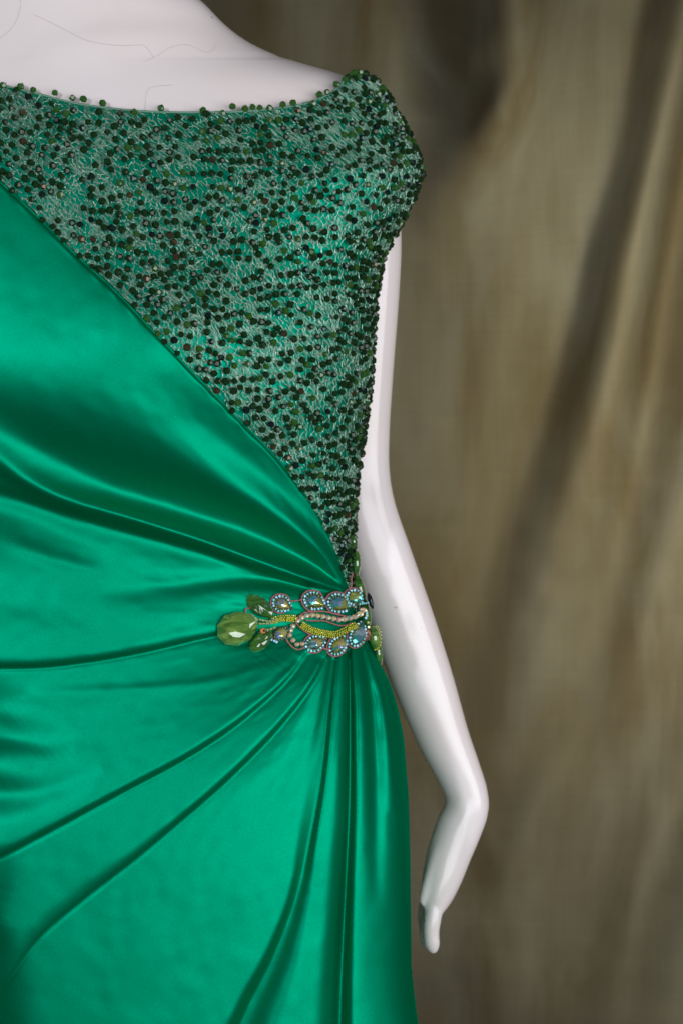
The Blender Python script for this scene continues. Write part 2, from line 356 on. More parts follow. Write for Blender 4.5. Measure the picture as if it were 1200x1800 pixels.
qmax = np.interp(1.95, _t, _q)
def hexnet(dq, dp, slant, jit, seed, keep=None):
    r = np.random.default_rng(seed); paths = []
    nq = int((qmax+140)/dq)+2; npr = int(1000/dp)+2
    i, j = np.meshgrid(np.arange(nq), np.arange(npr))
    # honeycomb vertices: two per cell
    q0 = -100+(i+.5*(j % 2))*dq; p0 = 110+j*dp
    def vert(k):
        q = q0+(0 if k == 0 else 0)+r.normal(0, jit*dq, q0.shape); p = p0+(0 if k == 0 else dp*.36)+r.normal(0, jit*dp, q0.shape)*.7
        return q, p
    A0, A1 = vert(0), vert(1)
    def pt(V, jj, ii): return V[0][jj, ii], V[1][jj, ii]
    E = []
    for jj in range(npr-1):
        for ii in range(1, nq-1):
            E.append((pt(A0, jj, ii), pt(A1, jj, ii)))
            o = 0 if jj % 2 == 0 else 1
            E.append((pt(A1, jj, ii), pt(A0, jj+1, ii-1+o))); E.append((pt(A1, jj, ii), pt(A0, jj+1, ii+o)))
    E = np.array(E)       # n,2,2
    lean = (E[:, :, 1]-110)
    # slant varies over the bodice
    mid = E.mean(1)
    E[:, :, 0] = E[:, :, 0]+slant*(E[:, :, 1]-110)
    E[:, :, 0] = ((E[:, :, 0]+100) % (qmax+100))-100
    ok = np.abs(E[:, 0, 0]-E[:, 1, 0]) < 4*dq; E = E[ok]
    if keep is not None: E = E[keep(E.mean(1), r)]
    n = len(E); ks = np.array([0, .33, .67, 1.0]); P = E[:, 0, None]+(E[:, 1]-E[:, 0])[:, None]*ks[None, :, None]
    P[:, 1:3] += r.normal(0, .95, (n, 2, 2)); P[:, 0] += r.normal(0, .25, (n, 2)); P[:, 3] += r.normal(0, .25, (n, 2))
    return P
def noise2(x, y, sc, seed):
    r = np.random.default_rng(seed); g = r.random((64, 64)); u = (x/sc) % 64; v = (y/sc) % 64
    i = u.astype(int); j = v.astype(int); fu = u-i; fv = v-j; fu = fu*fu*(3-2*fu); fv = fv*fv*(3-2*fv)
    i1 = (i+1) % 64; j1 = (j+1) % 64
    return (g[i, j]*(1-fu)+g[i1, j]*fu)*(1-fv)+(g[i, j1]*(1-fu)+g[i1, j1]*fu)*fv
P1 = hexnet(8.6, 11.5, .42, .24, 11, lambda m, r: r.random(len(m)) < .80)
P2 = hexnet(7.2, 14.0, .80, .30, 12, lambda m, r: (noise2(m[:, 0]+200, m[:, 1], 26, 5) > .42) & (r.random(len(m)) < .7))
P3 = hexnet(11.5, 9.0, .15, .32, 13, lambda m, r: (noise2(m[:, 0]+300, m[:, 1], 20, 6) > .55) & (r.random(len(m)) < .7))
paths = []; 
V = []; F = []; n0 = 0
for P, base, rad in ((P1, .0012, .00022), (P2, .0020, .00021), (P3, .0026, .00018)):
    q, py = P[..., 0], P[..., 1]
    t, px, y = bod(q, py, base+rng.uniform(-.0004, .0006, q.shape))
    ok = inside(px, py, t).all(1); px, py, y = px[ok], py[ok], y[ok]
    W3 = unp(px, py, y); n = len(W3)
    tg = np.gradient(W3, axis=1); tg /= np.linalg.norm(tg, axis=2)[..., None]+1e-12
    nrm = np.array([0.25, -1, .1]); a = np.cross(tg, nrm); a /= np.linalg.norm(a, axis=2)[..., None]+1e-9; b = np.cross(a, tg)
    rr = rad*rng.uniform(.7, 1.3, (n, 1, 1, 1)); ang = np.arange(3)*2*math.pi/3
    ring = W3[:, :, None]+rr*(a[:, :, None]*np.cos(ang)[None, None, :, None]+b[:, :, None]*np.sin(ang)[None, None, :, None])
    f1 = gridfaces(4, 3, True); F.append((f1[None]+(np.arange(n)*12)[:, None, None]).reshape(-1, 4)+n0)
    V.append(ring.reshape(-1, 3)); n0 += n*12
o = mesh('lace_net', np.concatenate(V), np.concatenate(F), M_net, gown); o['kind'] = 'stuff'

# beads
def bicone(n=8):
    v = []; hs = [-.62, -.50, 0, .50, .62]; rs = [.20, .42, .72, .42, .20]; f = []
    for h, r_ in zip(hs, rs): v += [(r_*math.cos(2*math.pi*i/n), r_*math.sin(2*math.pi*i/n), h) for i in range(n)]
    for k in range(4): f += [(k*n+i, k*n+(i+1) % n, (k+1)*n+(i+1) % n, (k+1)*n+i) for i in range(n)]
    f += [tuple(range(n))[::-1], tuple(range(4*n, 5*n))]; return np.array(v), f
bv, bf = bicone(6)
bq = []; cell = {}
def try_bead(q, p, md):
    ci, cj = int(q//16), int(p//16)
    for a in range(-2, 3):
        for b in range(-2, 3):
            for (x, y) in cell.get((ci+a, cj+b), ()):
                if (x-q)**2+(y-p)**2 < md*md: return False
    cell.setdefault((ci, cj), []).append((q, p)); bq.append((q, p)); return True
r = random.Random(3)
# short strings of beads running up to the right, then singles
for _ in range(9000):
    q = r.uniform(-90, qmax); p = r.uniform(135, 1065); a = math.radians(-20+26*math.sin(q/95+p/60)+r.gauss(0, 7)); n = r.choice([1, 2, 3, 4, 5])
    for k in range(n): try_bead(q+k*14.5*math.cos(a)+r.gauss(0, 1.8), p+k*14.5*math.sin(a)+r.gauss(0, 1.8), 12.2 if k else 16.5)
    if len(bq) > 2450: break
bq = np.array(bq); t, px, y = bod(bq[:, 0], bq[:, 1], .0030)
ok = inside(px, bq[:, 1], t, 3) ; bq = bq[ok]; px = px[ok]; y = y[ok]; t = t[ok]
BP = [(px[i], bq[i, 1], y[i]) for i in range(len(px))]
print('beads', len(BP))
# beads standing along the neckline
for x_, p_ in [(6, 150), (37, 152), (59, 158), (97, 163), (128, 172), (147, 174), (181, 181), (283, 190), (357, 194), (392, 199), (409, 187), (431, 191), (444, 188), (457, 189), (474, 190), (497, 184), (515, 181), (561, 166), (591, 148), (575, 162), (606, 140), (614, 133), (622, 128), (632, 127), (640, 132)]:
    BP.append((x_, p_, float(front(x_, max(p_, 134)))-.002))
BP = np.array(BP)
dist = np.hypot(unp(BP[:, 0], BP[:, 1], BP[:, 2])[:, 1]+CAMD, 0)
vis = (BP[:, 0] > 8)
order = np.argsort(np.where(vis, dist, 9))
bead_me = []
for m_, nm in ((M_bead, 'bead'), (M_bead, 'bead'), (M_beadg, 'bead'), (M_bronze, 'bead'), (M_gun, 'bead')):
    me = bpy.data.meshes.new(nm); me.from_pydata([tuple(x) for x in bv], [], bf); me.materials.append(m_); bead_me.append(me)
from mathutils import Euler
acc = Acc()
for k, i in enumerate(order):
    w3 = unp(*BP[i]); e3 = (Euler((0, r.uniform(0, 6.28), 0)).to_matrix() @ Euler((r.gauss(0, .3), 0, 0)).to_matrix() @ Euler((0, 0, r.uniform(0, 6.28))).to_matrix()).to_euler(); sc_ = 8.9*K*r.uniform(.88, 1.12)
    pick = r.random(); mi = 0 if pick < .78 else 2 if pick < .90 else 3 if pick < .93 else 4
    if i >= len(px): mi = 2
    if k < 300:
        o = bpy.data.objects.new('bead', bead_me[mi]); o.location = w3; o.rotation_euler = e3; o.scale = (sc_,)*3; link(o, gown)
    else:
        Rm = np.array(e3.to_matrix())
        acc.add((bv*sc_)@Rm.T+w3, bf, mi)
o = acc.build('bodice_beads', [M_bead, M_bead, M_beadg, M_bronze, M_gun], gown, smooth=False); o['kind'] = 'stuff'

# neckline binding
P = smooth_path(NECK[2:-1], step=5); P = P[(P[:, 0] > -60) & (P[:, 0] < 626)]
v, f = tubes([unp(P[:, 0], P[:, 1]+1, front(P[:, 0], np.maximum(P[:, 1], 132))-.0008)], [.0008], 5)
mesh('neckline_binding', v, f, simple('sage_binding', (.10, .22, .15), .5), gown)

# satin drape
FOLDS = [
 # bodice wrap: along the edge, a soft dip and rise
 ('b', [(600, 1010, -1.0, 8, 8), (560, 935, -2.5, 14, 16), (470, 850, -3.0, 26, 34), (370, 765, -3.0, 30, 46), (290, 700, -1.0, 30, 50), (190, 640, 0, 30, 50)]),
 # first ridge from the gather up to the left
 ('b', [(606, 1030, 3, 9, 10), (560, 965, 6, 18, 16), (480, 898, 8, 30, 24), (400, 845, 8, 42, 34), (300, 780, 7, 60, 50), (180, 715, 5, 80, 70), (60, 660, 3, 90, 90)]),
 # deep trough
 ('b', [(603, 1032, -2, 7, 7), (540, 985, -7, 20, 15), (440, 935, -9, 34, 24), (330, 895, -9, 44, 30), (200, 850, -8, 46, 34), (90, 795, -7, 40, 34), (0, 745, -4, 40, 34), (-80, 715, -2, 40, 40)]),
 # second sharp ridge
 ('b', [(600, 1036, 3, 6, 6), (540, 1018, 7, 12, 8), (450, 985, 9, 16, 11), (340, 945, 9, 18, 12), (220, 908, 9, 18, 12), (120, 880, 8, 20, 13), (50, 848, 7, 22, 14), (-10, 805, 5, 24, 20), (-80, 770, 3, 30, 30)]),
 ('b', [(540, 1035, -2, 6, 16), (450, 1005, -4, 8, 22), (340, 968, -4, 9, 30), (200, 930, -4, 9, 28), (90, 897, -4, 9, 22), (0, 868, -4, 12, 20), (-80, 850, -3, 20, 30)]),
 ('b', [(590, 1040, -2, 6, 9), (500, 1022, -3, 12, 12), (400, 1020, -3, 16, 14), (270, 1033, -1.5, 20, 16), (180, 1040, 0, 20, 16)]),
 ('b', [(190, 1004, 0, 12, 10), (130, 992, -1.2, 14, 12), (60, 970, -1.2, 16, 14), (-20, 940, -.3, 20, 20)]),
 ('b', [(330, 1075, 1.0, 30, 26), (200, 1078, 1.2, 30, 30), (60, 1060, 1.8, 40, 36), (-50, 1050, 2, 50, 40)]),
 # waist lap
 ('l', [(560, 1088, .6, 8, 14), (470, 1103, 2.5, 14, 30), (380, 1118, 5, 22, 44), (250, 1148, 6.5, 26, 54), (150, 1165, 7, 26, 60), (60, 1174, 7, 24, 60), (-60, 1173, 6, 24, 50), (-200, 1160, 5, 24, 50)]),
 ('b', [(470, 1168, .3, 8, 8), (380, 1196, .8, 8, 10), (260, 1210, 1.1, 9, 14), (130, 1218, 1.0, 12, 20), (60, 1224, .6, 14, 20)]),
 # wrinkles at the left side
 ('b', [(90, 1236, 0, 20, 16), (20, 1232, -1.4, 26, 22), (-60, 1226, -4, 34, 26)]),
 ('b', [(130, 1308, 0, 20, 18), (40, 1298, -3.0, 34, 24), (-60, 1280, -9, 50, 32)]),
 ('b', [(180, 1352, 0, 16, 20), (60, 1392, -2.4, 22, 28), (-60, 1392, -7, 34, 40)]),
 
 ('b', [(-10, 1480, 0, 40, 30), (-20, 1560, -5, 50, 34), (-40, 1620, -9, 50, 36), (-40, 1700, -14, 60, 50), (-40, 1850, -16, 60, 60)]),
 # first skirt lap
 ('l', [(540, 1150, 3.0, 8, 20), (500, 1202, 6.0, 13, 30), (420, 1272, 7.5, 16, 42), (330, 1332, 7.5, 17, 50), (200, 1402, 7, 18, 60), (80, 1467, 7, 22, 60), (0, 1508, 7, 26, 60), (-100, 1550, 7, 30, 60)]),
 # second
 ('l', [(572, 1160, 3.0, 7, 16), (540, 1218, 6.0, 11, 22), (480, 1292, 7.5, 14, 34), (400, 1372, 7.5, 15, 46), (320, 1442, 7.0, 18, 60), (240, 1510, 7, 30, 60), (150, 1580, 7.5, 46, 50), (70, 1650, 8, 54, 44), (10, 1730, 8, 60, 40), (-60, 1800, 8, 60, 40)]),
 # third, opening to a deep hollow
 ('b', [(588, 1150, -3, 6, 4), (577, 1250, -4, 12, 5), (563, 1370, -4.5, 18, 6), (545, 1470, -6, 16, 8), (520, 1575, -7.5, 8, 16), (480, 1680, -11, 8, 28), (440, 1760, -13, 10, 36), (400, 1850, -14, 12, 40)]),
 ('b', [(440, 1560, 0, 34, 40), (370, 1660, -1.1, 34, 40), (300, 1740, -.8, 40, 44), (240, 1860, 0, 40, 44)]),
 ('b', [(560, 1170, 1.2, 8, 8), (528, 1262, 1.4, 16, 14), (470, 1350, 1.0, 22, 22), (380, 1440, 0, 30, 30)]),
 ('b', [(584, 1160, -1.5, 5, 5), (566, 1260, -1.4, 8, 8), (540, 1360, -.8, 14, 14), (510, 1450, 0, 18, 18)]),
 ('b', [(594, 1150, -1.6, 3, 4), (592, 1220, -1.4, 5, 6), (584, 1300, 0, 8, 8)]),
 ('b', [(520, 1160, -1.2, 8, 8), (470, 1205, -1.2, 10, 14), (410, 1250, -.6, 14, 16), (350, 1285, 0, 16, 18)]),
 ('b', [(622, 1130, -1.2, 2.5, 3), (624, 1200, -1, 3, 5), (624, 1270, 0, 5, 6)]),
 ('b', [(598, 1150, 2, 7, 7), (588, 1260, 2.5, 10, 14), (577, 1380, 2, 10, 20), (560, 1480, 1.5, 12, 22), (548, 1560, .5, 12, 22)]),
 ('s', [(604, 1150, -1.0, 6, 6), (598, 1260, -.8, 10, 10), (578, 1400, -.9, 12, 14), (557, 1540, -1.1, 12, 16), (542, 1680, -1.2, 12, 16), (532, 1850, -1.2, 12, 16)]),
 ('b', [(613, 1140, -5, 5, 4), (615, 1240, -7, 9, 5), (615, 1350, -8, 13, 6), (613, 1450, -9, 16, 7), (606, 1600, -12, 22, 8), (600, 1720, -13, 26, 10), (596, 1850, -14, 30, 12)]),
 ('b', [(622, 1130, 3, 6, 8), (630, 1230, 3.5, 9, 14), (634, 1350, 3, 12, 22), (632, 1500, 2, 14, 28), (628, 1700, 2, 16, 34), (626, 1900, 2, 16, 34)]),
 ('b', [(634, 1130, -2, 5, 5), (652, 1220, -4.5, 9, 9), (658, 1320, -5, 12, 12), (660, 1420, -4, 14, 14), (660, 1520, -2.2, 14, 14), (660, 1600, 0, 14, 14)]),
 ('b', [(640, 1130, 2.5, 6, 6), (668, 1220, 3, 9, 8), (682, 1310, 2, 10, 9), (690, 1420, 1, 10, 12)]),
 ('b', [(650, 1120, -3, 5, 5), (672, 1190, -4, 6, 7), (690, 1260, -3.5, 7, 7), (697, 1340, -2, 7, 7), (698, 1400, 0, 7, 7)]),
]
BR = np.array([(415, 1103), (470, 1093), (530, 1085), (600, 1095), (640, 1095)])
def satin_h(px, py):
    h = fold_eval(FOLDS, px, py)
    # flattened under the applique
    m = np.exp(-(np.clip(np.abs(py-1098)-28, 0, None)/11)**2)*np.clip((px-378)/40, 0, 1)*np.clip((700-px)/30, 0, 1)
    return h*(1-.75*m)
nc, nrw = 640, 620
tcol = np.concatenate([np.linspace(-.55, 1.1, 460, endpoint=False), np.linspace(1.1, 2.2, nc-460)])
tt0 = top_row(tcol, edge, -100, 1200)
j = np.where(tcol > 1.45)[0]
tt0[tcol > 1.56] = np.maximum(tt0[tcol > 1.56], tt0[np.argmin(np.abs(tcol-1.56))])
tt0 = np.convolve(np.pad(tt0, 2, mode='edge'), np.ones(5)/5, 'valid')
s = (np.linspace(0, 1, nrw)[:, None])**1.0
PY = tt0[None, :]+(1900-tt0[None, :])*s; TC = tcol[None, :]+0*PY
px, y = ys(TC, PY, .0050)
h = satin_h(px, PY)
h = blur(h, 2)
ang = np.arctan2(PY-1090, 640-px); rad = np.hypot(PY-1090, 640-px)
h += .0003*(noise2(ang*260+900, rad*.35+300, 9, 31)-.5)*np.clip(rad/160, 0, 1)+.0005*(noise2(ang*200+900, rad*.5+300, 38, 32)-.5)*np.clip(rad/200, 0, 1)
de = PY-tt0[None, :]; h += .0005*np.sin(px/7.5+2.5*np.sin(px/31))*np.exp(-(de/9)**2)   # puckers of the stitched edge
rollin = np.clip((PY-tt0[None, :])/9, 0, 1); rollin = 1-(1-rollin)**2
damp = np.clip((1.72-TC)/.22, 0, 1)
dirx = np.clip((px-560)/150, 0, 1)*.25
y = y-h*damp+(1-rollin)*.0028
px = px+0*h
drape = mesh('satin_drape', unp(px, PY, y), gridfaces(nrw, nc), M_satin, gown)
drape['label'] = 'glossy emerald satin wrap gathered in radiating folds'
P = np.stack([px[0], PY[0], y[0]], -1)[(tcol > -.4) & (tcol < 1.45)][::2]
v, f = tubes([unp(P[:, 0], P[:, 1]-.6, P[:, 2]-.0006)], [.0009], 6); mesh('edge_piping', v, f, M_hem, gown)

# back layer of the skirt, seen as a darker sliver at the lower right
P = smooth_path([(700, 1300, .03), (712, 1500, .035), (718, 1640, .04), (727, 1740, .04), (742, 1850, .04), (750, 1900, .04)], n=8)
u = np.linspace(0, 1, 8)[None, :]
bpx = (P[:, 0][:, None]-160*(1-u)); bpy_ = P[:, 1][:, None]+0*u; byy = P[:, 2][:, None]+.03*(1-u)**2+.004*np.sin(u*9)
mesh('back_panel', unp(bpx, bpy_, byy), gridfaces(len(P), 8), M_satin, gown)

# ---------------------------------------------------------------- the curtain
CF = [
 ('b', [(870, -400, -52, 110, 80), (900, 0, -58, 95, 75), (880, 180, -46, 85, 70), (820, 300, -24, 80, 70), (740, 420, -8, 80, 80)]),
 ('b', [(690, -300, 16, 70, 60), (735, 40, 16, 60, 50), (800, 150, 14, 44, 40), (870, 130, 4, 30, 30)]),
 ('b', [(1190, -400, 40, 100, 70), (1120, 0, 36, 90, 60), (1080, 250, 32, 84, 56), (1025, 430, 34, 70, 46), (985, 600, 32, 80, 56), (920, 800, 26, 90, 70), (840, 1000, 20, 90, 80), (790, 1250, 12, 80, 80)]),
 ('b', [(1260, -300, -14, 60, 54), (1185, 100, -15, 58, 50), (1135, 350, -15, 54, 46), (1090, 560, -14, 52, 46), (1045, 720, -12, 50, 46), (1000, 860, -8, 50, 50), (950, 1050, -5, 44, 44)]),
 ('b', [(1300, 0, 30, 50, 70), (1215, 250, 32, 44, 60), (1168, 500, 32, 36, 70), (1140, 700, 28, 38, 70), (1105, 900, 20, 46, 70), (1060, 1100, 12, 60, 70), (1000, 1300, 6, 60, 60)]),
 ('b', [(1250, 700, -10, 50, 50), (1190, 900, -10, 50, 50), (1135, 1080, -8, 50, 50), (1080, 1230, -3, 50, 50)]),
 ('b', [(1010, 1290, -5, 34, 34), (955, 1390, -9, 36, 40), (900, 1520, -9, 44, 50), (850, 1700, -9, 60, 60)]),
 ('b', [(1300, 1150, -14, 50, 60), (1200, 1380, -18, 50, 70), (1130, 1560, -20, 50, 80), (1080, 1800, -22, 60, 80)]),
 ('b', [(900, 560, -5, 40, 50), (870, 720, -6, 40, 50), (820, 900, -6, 40, 50), (790, 1100, -6, 40, 50)]),
 ('b', [(760, 940, -1.6, 10, 10), (830, 955, -1.2, 10, 10), (870, 945, 0, 10, 10)]),
 ('b', [(1250, 1500, 10, 60, 80), (1180, 1750, 10, 60, 70)]),
 ('b', [(600, 1350, 14, 300, 160), (900, 1850, -22, 300, 200), (1300, 2000, -22, 300, 200)]),
]
cx = np.concatenate([np.linspace(-1300, 640, 60, endpoint=False), np.linspace(640, 1300, 300), np.linspace(1310, 2600, 50)]); cy = np.linspace(-900, 2900, 620)
CX, CY = np.meshgrid(cx, cy)
h = blur(1.5*fold_eval(CF, CX, CY), 24)+.012*np.sin(CX/95+CY/900)*(np.clip((CX-1300)/200, 0, 1)+np.clip((600-CX)/200, 0, 1))+.0025*(noise2(CX+2000, CY+1500, 46, 21)-.5)
cur = tag(mesh('curtain', unp(CX, CY, .42-h), gridfaces(len(cy), len(cx)), M_curtain), 'olive brown linen curtain hanging in soft diagonal folds behind the mannequin', 'curtain')

# ---------------------------------------------------------------- the jewelled applique

def stone(name, c1, c2):
    m, nt, p, o = mat(name); L = nt.links.new
    tc = node(nt, 'ShaderNodeTexCoord'); mp = node(nt, 'ShaderNodeMapping'); mp.inputs['Scale'].default_value = (70, 70, 220); mp.inputs['Rotation'].default_value = (0, .5, 0); L(tc.outputs['Object'], mp.inputs[0])
    n = node(nt, 'ShaderNodeTexNoise', Scale=1.0, Detail=4.0, Distortion=1.2); L(mp.outputs[0], n.inputs['Vector'])
    r_ = node(nt, 'ShaderNodeValToRGB'); r_.color_ramp.elements[0].color = (*c1, 1); r_.color_ramp.elements[1].color = (*c2, 1); r_.color_ramp.elements[0].position = .38; r_.color_ramp.elements[1].position = .66
    L(n.outputs[0], r_.inputs[0]); L(r_.outputs[0], p.inputs['Base Color']); p.inputs['Roughness'].default_value = .07
    p.inputs['Specular IOR Level'].default_value = .9; p.inputs['Transmission Weight'].default_value = .2; p.inputs['Coat Weight'].default_value = .7; p.inputs['Coat IOR'].default_value = 1.8
    return m
M_stone = stone('green_cut_stone', (.06, .16, .015), (.22, .36, .07)); M_stone_d = stone('deep_green_stone', (.02, .09, .008), (.07, .20, .025))

M_lime = simple('lime_seed_bead', (.36, .38, .015), .16, .15, Coat_Weight=.5)
M_limeclear = simple('clear_lime_bugle', (.36, .46, .16), .12, 0, Transmission_Weight=.4)
M_turq = simple('turquoise_chaton', (.10, .36, .38), .2, .15, Specular_IOR_Level=.5)
M_turq2 = simple('pale_blue_chaton', (.22, .44, .58), .18, .2, Specular_IOR_Level=.6)
M_bugle = simple('green_gold_bugle', (.16, .20, .05), .16, .55)
M_pink = simple('dusty_pink_cord', (.28, .10, .095), .75)
M_rose = simple('rose_crystal', (.74, .48, .32), .08, .3, Coat_Weight=1.0)
M_rose2 = simple('champagne_crystal', (.70, .60, .28), .08, .3, Coat_Weight=1.0)
M_rose3 = simple('hot_pink_crystal', (.80, .25, .40), .10, .35, Coat_Weight=1.0)
M_ab = [simple('ab_blue', (.22, .44, .66), .06, .75), simple('ab_lime', (.46, .52, .14), .06, .7), simple('ab_ice', (.50, .70, .76), .06, .7), simple('ab_gold', (.66, .56, .22), .1, .6), simple('ab_teal', (.10, .42, .42), .06, .7), simple('ab_violet', (.26, .34, .60), .1, .55)]  # aurora coating: its angle-dependent sheen is put into fixed facet colours
M_felt = simple('dark_green_backing', (.02, .05, .03), .8)
M_orange = simple('orange_bead', (.75, .26, .08), .18, .2, Coat_Weight=.6)
M_black = simple('black_crystal', (.02, .02, .03), .08, .5)

def surf(px, py, hgt):
    """point on the gown at a pixel, raised by hgt px along the outward normal"""
    px = np.asarray(px, float); py = np.asarray(py, float); off = .0055
    e_ = 2.0
    W = Wd(py)+.3*off/K; lim = XC+W*.982; pc = np.minimum(px, lim)
    y0 = front(pc, py, off)
    gx = (front(np.minimum(pc+e_, lim+e_), py, off)-front(pc-e_, py, off))/(2*e_*K)
    gx = np.clip(gx, -2.2, 2.2); gy = 0.12
    l = np.sqrt(1+gx**2); nx = gx/l; ny = -1/l
    P = unp(px, py, y0-0.0005); P[..., 0] += nx*hgt*K; P[..., 1] += ny*hgt*K
    return P
def drop_outline(n, L, Wd_, sharp=.55):
    """pear: round end at -x, point at +x"""
    a = np.arange(n)*2*math.pi/n; x = -np.cos(a); wv = np.sin(a)*np.where(x > 0, (1-x*sharp), 1)
    return np.stack([x*L/2, wv*Wd_/2], -1)
def rot(P, deg):
    c, s_ = math.cos(math.radians(deg)), math.sin(math.radians(deg)); return np.stack([P[:, 0]*c-P[:, 1]*s_, P[:, 0]*s_+P[:, 1]*c], -1)
def gem(cx_, cy_, L, Wd_, deg, h0, hh, n=12, sharp=.55, name='crystal', mats=None, parent=None, smooth=False, rings=((1, 0), (1.0, .35), (.80, .72), (.50, 1.0)), cyc=None, tilt=.22):
    """deg: screen angle of the pointed end (y down)"""
    o2 = drop_outline(n, L, Wd_, sharp); v = []; f = []
    for k, (sc_, hz) in enumerate(rings):
        tw = rot(o2*sc_, deg) if k % 2 == 0 or n > 14 else rot(o2*sc_, deg)
        v.append(surf(cx_+tw[:, 0], cy_+tw[:, 1], h0+hh*hz+(tilt*tw[:, 0] if k else 0)+(hh*.05*np.sin(np.arange(n)*2.4+k) if n < 20 and 0 < k < len(rings)-1 else 0)))
    v = np.concatenate(v); R_ = len(rings)
    for k in range(R_-1): f += [(k*n+i, k*n+(i+1) % n, (k+1)*n+(i+1) % n, (k+1)*n+i) for i in range(n)]
    ap_ = rot(np.array([[-.10*L, .04*Wd_]]), deg)[0]; v = np.concatenate([v, surf(cx_+ap_[0:1], cy_+ap_[1:2], h0+hh*(rings[-1][1]+.07)+tilt*ap_[0:1])])
    f += [((R_-1)*n+i, (R_-1)*n+(i+1) % n, R_*n) for i in range(n)]
    f = [q[::-1] for q in f]
    o = mesh(name, v, f, mats, parent, smooth)
    if isinstance(mats, list):
        idx = []
        for k in range(len(f)):
            kk = k % n; ring_ = k//n
            a_ = (kk+.5)*2*math.pi/n; ax_ = -math.cos(a_)
            if ring_ >= R_-1 or k >= (R_-1)*n: idx.append(cyc[2 % len(cyc)] if ax_ < 0 else cyc[1])
            else: idx.append(cyc[3 % len(cyc)] if kk % 4 == 1 else cyc[0] if ax_ < -.1 else cyc[1])
        o.data.polygons.foreach_set('material_index', idx)
    return o
def octa(ctr, r_, sx=1, sy=1):
    """small faceted bead: octagonal cut"""
    n = 6; v = []
    for hz, s_ in ((-.6, .6), (0, 1), (.62, .62)):
        a = np.arange(n)*2*math.pi/n+.3
        v.append(np.stack([ctr[0]+r_*s_*np.cos(a)*sx, ctr[1]-r_*hz+0*a, ctr[2]+r_*s_*np.sin(a)*sy], -1))
    v = np.concatenate(v); f = [(k*n+i, (k+1)*n+i, (k+1)*n+(i+1) % n, k*n+(i+1) % n) for k in range(2) for i in range(n)]
    f += [tuple(range(2*n, 3*n))[::-1], tuple(range(n))]
    return v, f
def rod(p, q, r_, n=6):
    v, f = tubes([np.stack([p, q])], [r_], n); f = [tuple(x) for x in f]; f += [tuple(range(n)), tuple(range(n, 2*n))[::-1]]; return v, f
def cord(pts, h, rpx, parent, name='cord', closed=False, m=None):
    P = smooth_path(pts, step=3.0); W3 = surf(P[:, 0], P[:, 1], h); tw = np.arange(len(P))
    v, f = tubes([W3], [rpx*K*(1+.22*np.sin(tw*2.1))], 5); return mesh(name, v, f, m or M_pink, parent)

ap = thing('jewelled_applique', 'jewelled leaf spray of green stones, pink cord and crystals stitched at the waist front', 'brooch', 'jewelled sprays at the waist')
# large stones
gem(416, 1103, 76, 62, -24, 8, 18, n=10, sharp=.34, name='cut_stone', mats=M_stone, parent=ap, tilt=.06, rings=((.86, -.15), (1, .25), (.84, .66), (.50, .99)))
gem(455, 1065, 56, 31, 40, 4, 12, n=14, sharp=.12, name='leaf_stone', mats=M_stone_d, parent=ap, rings=((.86, -.15), (1, .2), (.84, .62), (.5, .92), (.22, 1.0)))
gem(457, 1126, 50, 29, -48, 4, 12, n=14, sharp=.12, name='leaf_stone', mats=M_stone_d, parent=ap, rings=((.86, -.15), (1, .2), (.84, .62), (.5, .92), (.22, 1.0)))
v, f = octa(surf(456.5, 1107.5, 22), 5.6*K); o = mesh('orange_bead', v, f, M_orange, ap, True)
v, f = octa(surf(457.5, 1107, 27), 2.2*K); mesh('bead_centre', v, f, M_black, o, True)
# bugle strands
for pts in ([(452, 1088), (463, 1090.5), (474, 1091), (484, 1086)], [(452, 1095.5), (464, 1095.5), (478, 1094)], [(461, 1106), (470, 1106), (482, 1101)]):
    P = smooth_path(pts, step=7.5); a = Acc()
    for i in range(len(P)-1):
        p_, q_ = P[i], P[i]+(P[i+1]-P[i])*.86; a.add(*rod(surf(p_[0], p_[1], 12), surf(q_[0], q_[1], 12), 1.9*K))
    o = a.build('bugle_strand', M_limeclear, ap)
def seedrope(pts, wpx, name, n_rows=4):
    P = smooth_path(pts, step=3.1); tg = np.gradient(P[:, :2], axis=0); tg /= np.linalg.norm(tg, axis=1)[:, None]; nn = np.stack([-tg[:, 1], tg[:, 0]], -1); a = Acc()
    for i in range(len(P)):
        for k in range(n_rows):
            u_ = (k-(n_rows-1)/2)/(n_rows-1)*2; c_ = P[i, :2]+nn[i]*u_*wpx/2+tg[i]*((k % 2)*1.5)+np.array([r.gauss(0, .25), r.gauss(0, .25)])
            a.add(*octa(surf(c_[0], c_[1], 5+4.5*math.sqrt(max(0, 1-.8*u_*u_))), 2.0*K*r.uniform(.85, 1.15)))
    o = a.build(name, M_lime, ap); o['kind'] = 'stuff'; return o
seedrope([(478, 1091), (488, 1087), (500, 1086), (516, 1087)], 9, 'seed_bead_stem')
seedrope([(527, 1097), (536, 1103), (550, 1109), (566, 1113), (582, 1115), (594, 1112), (604, 1106), (618, 1099)], 9, 'seed_bead_rope')
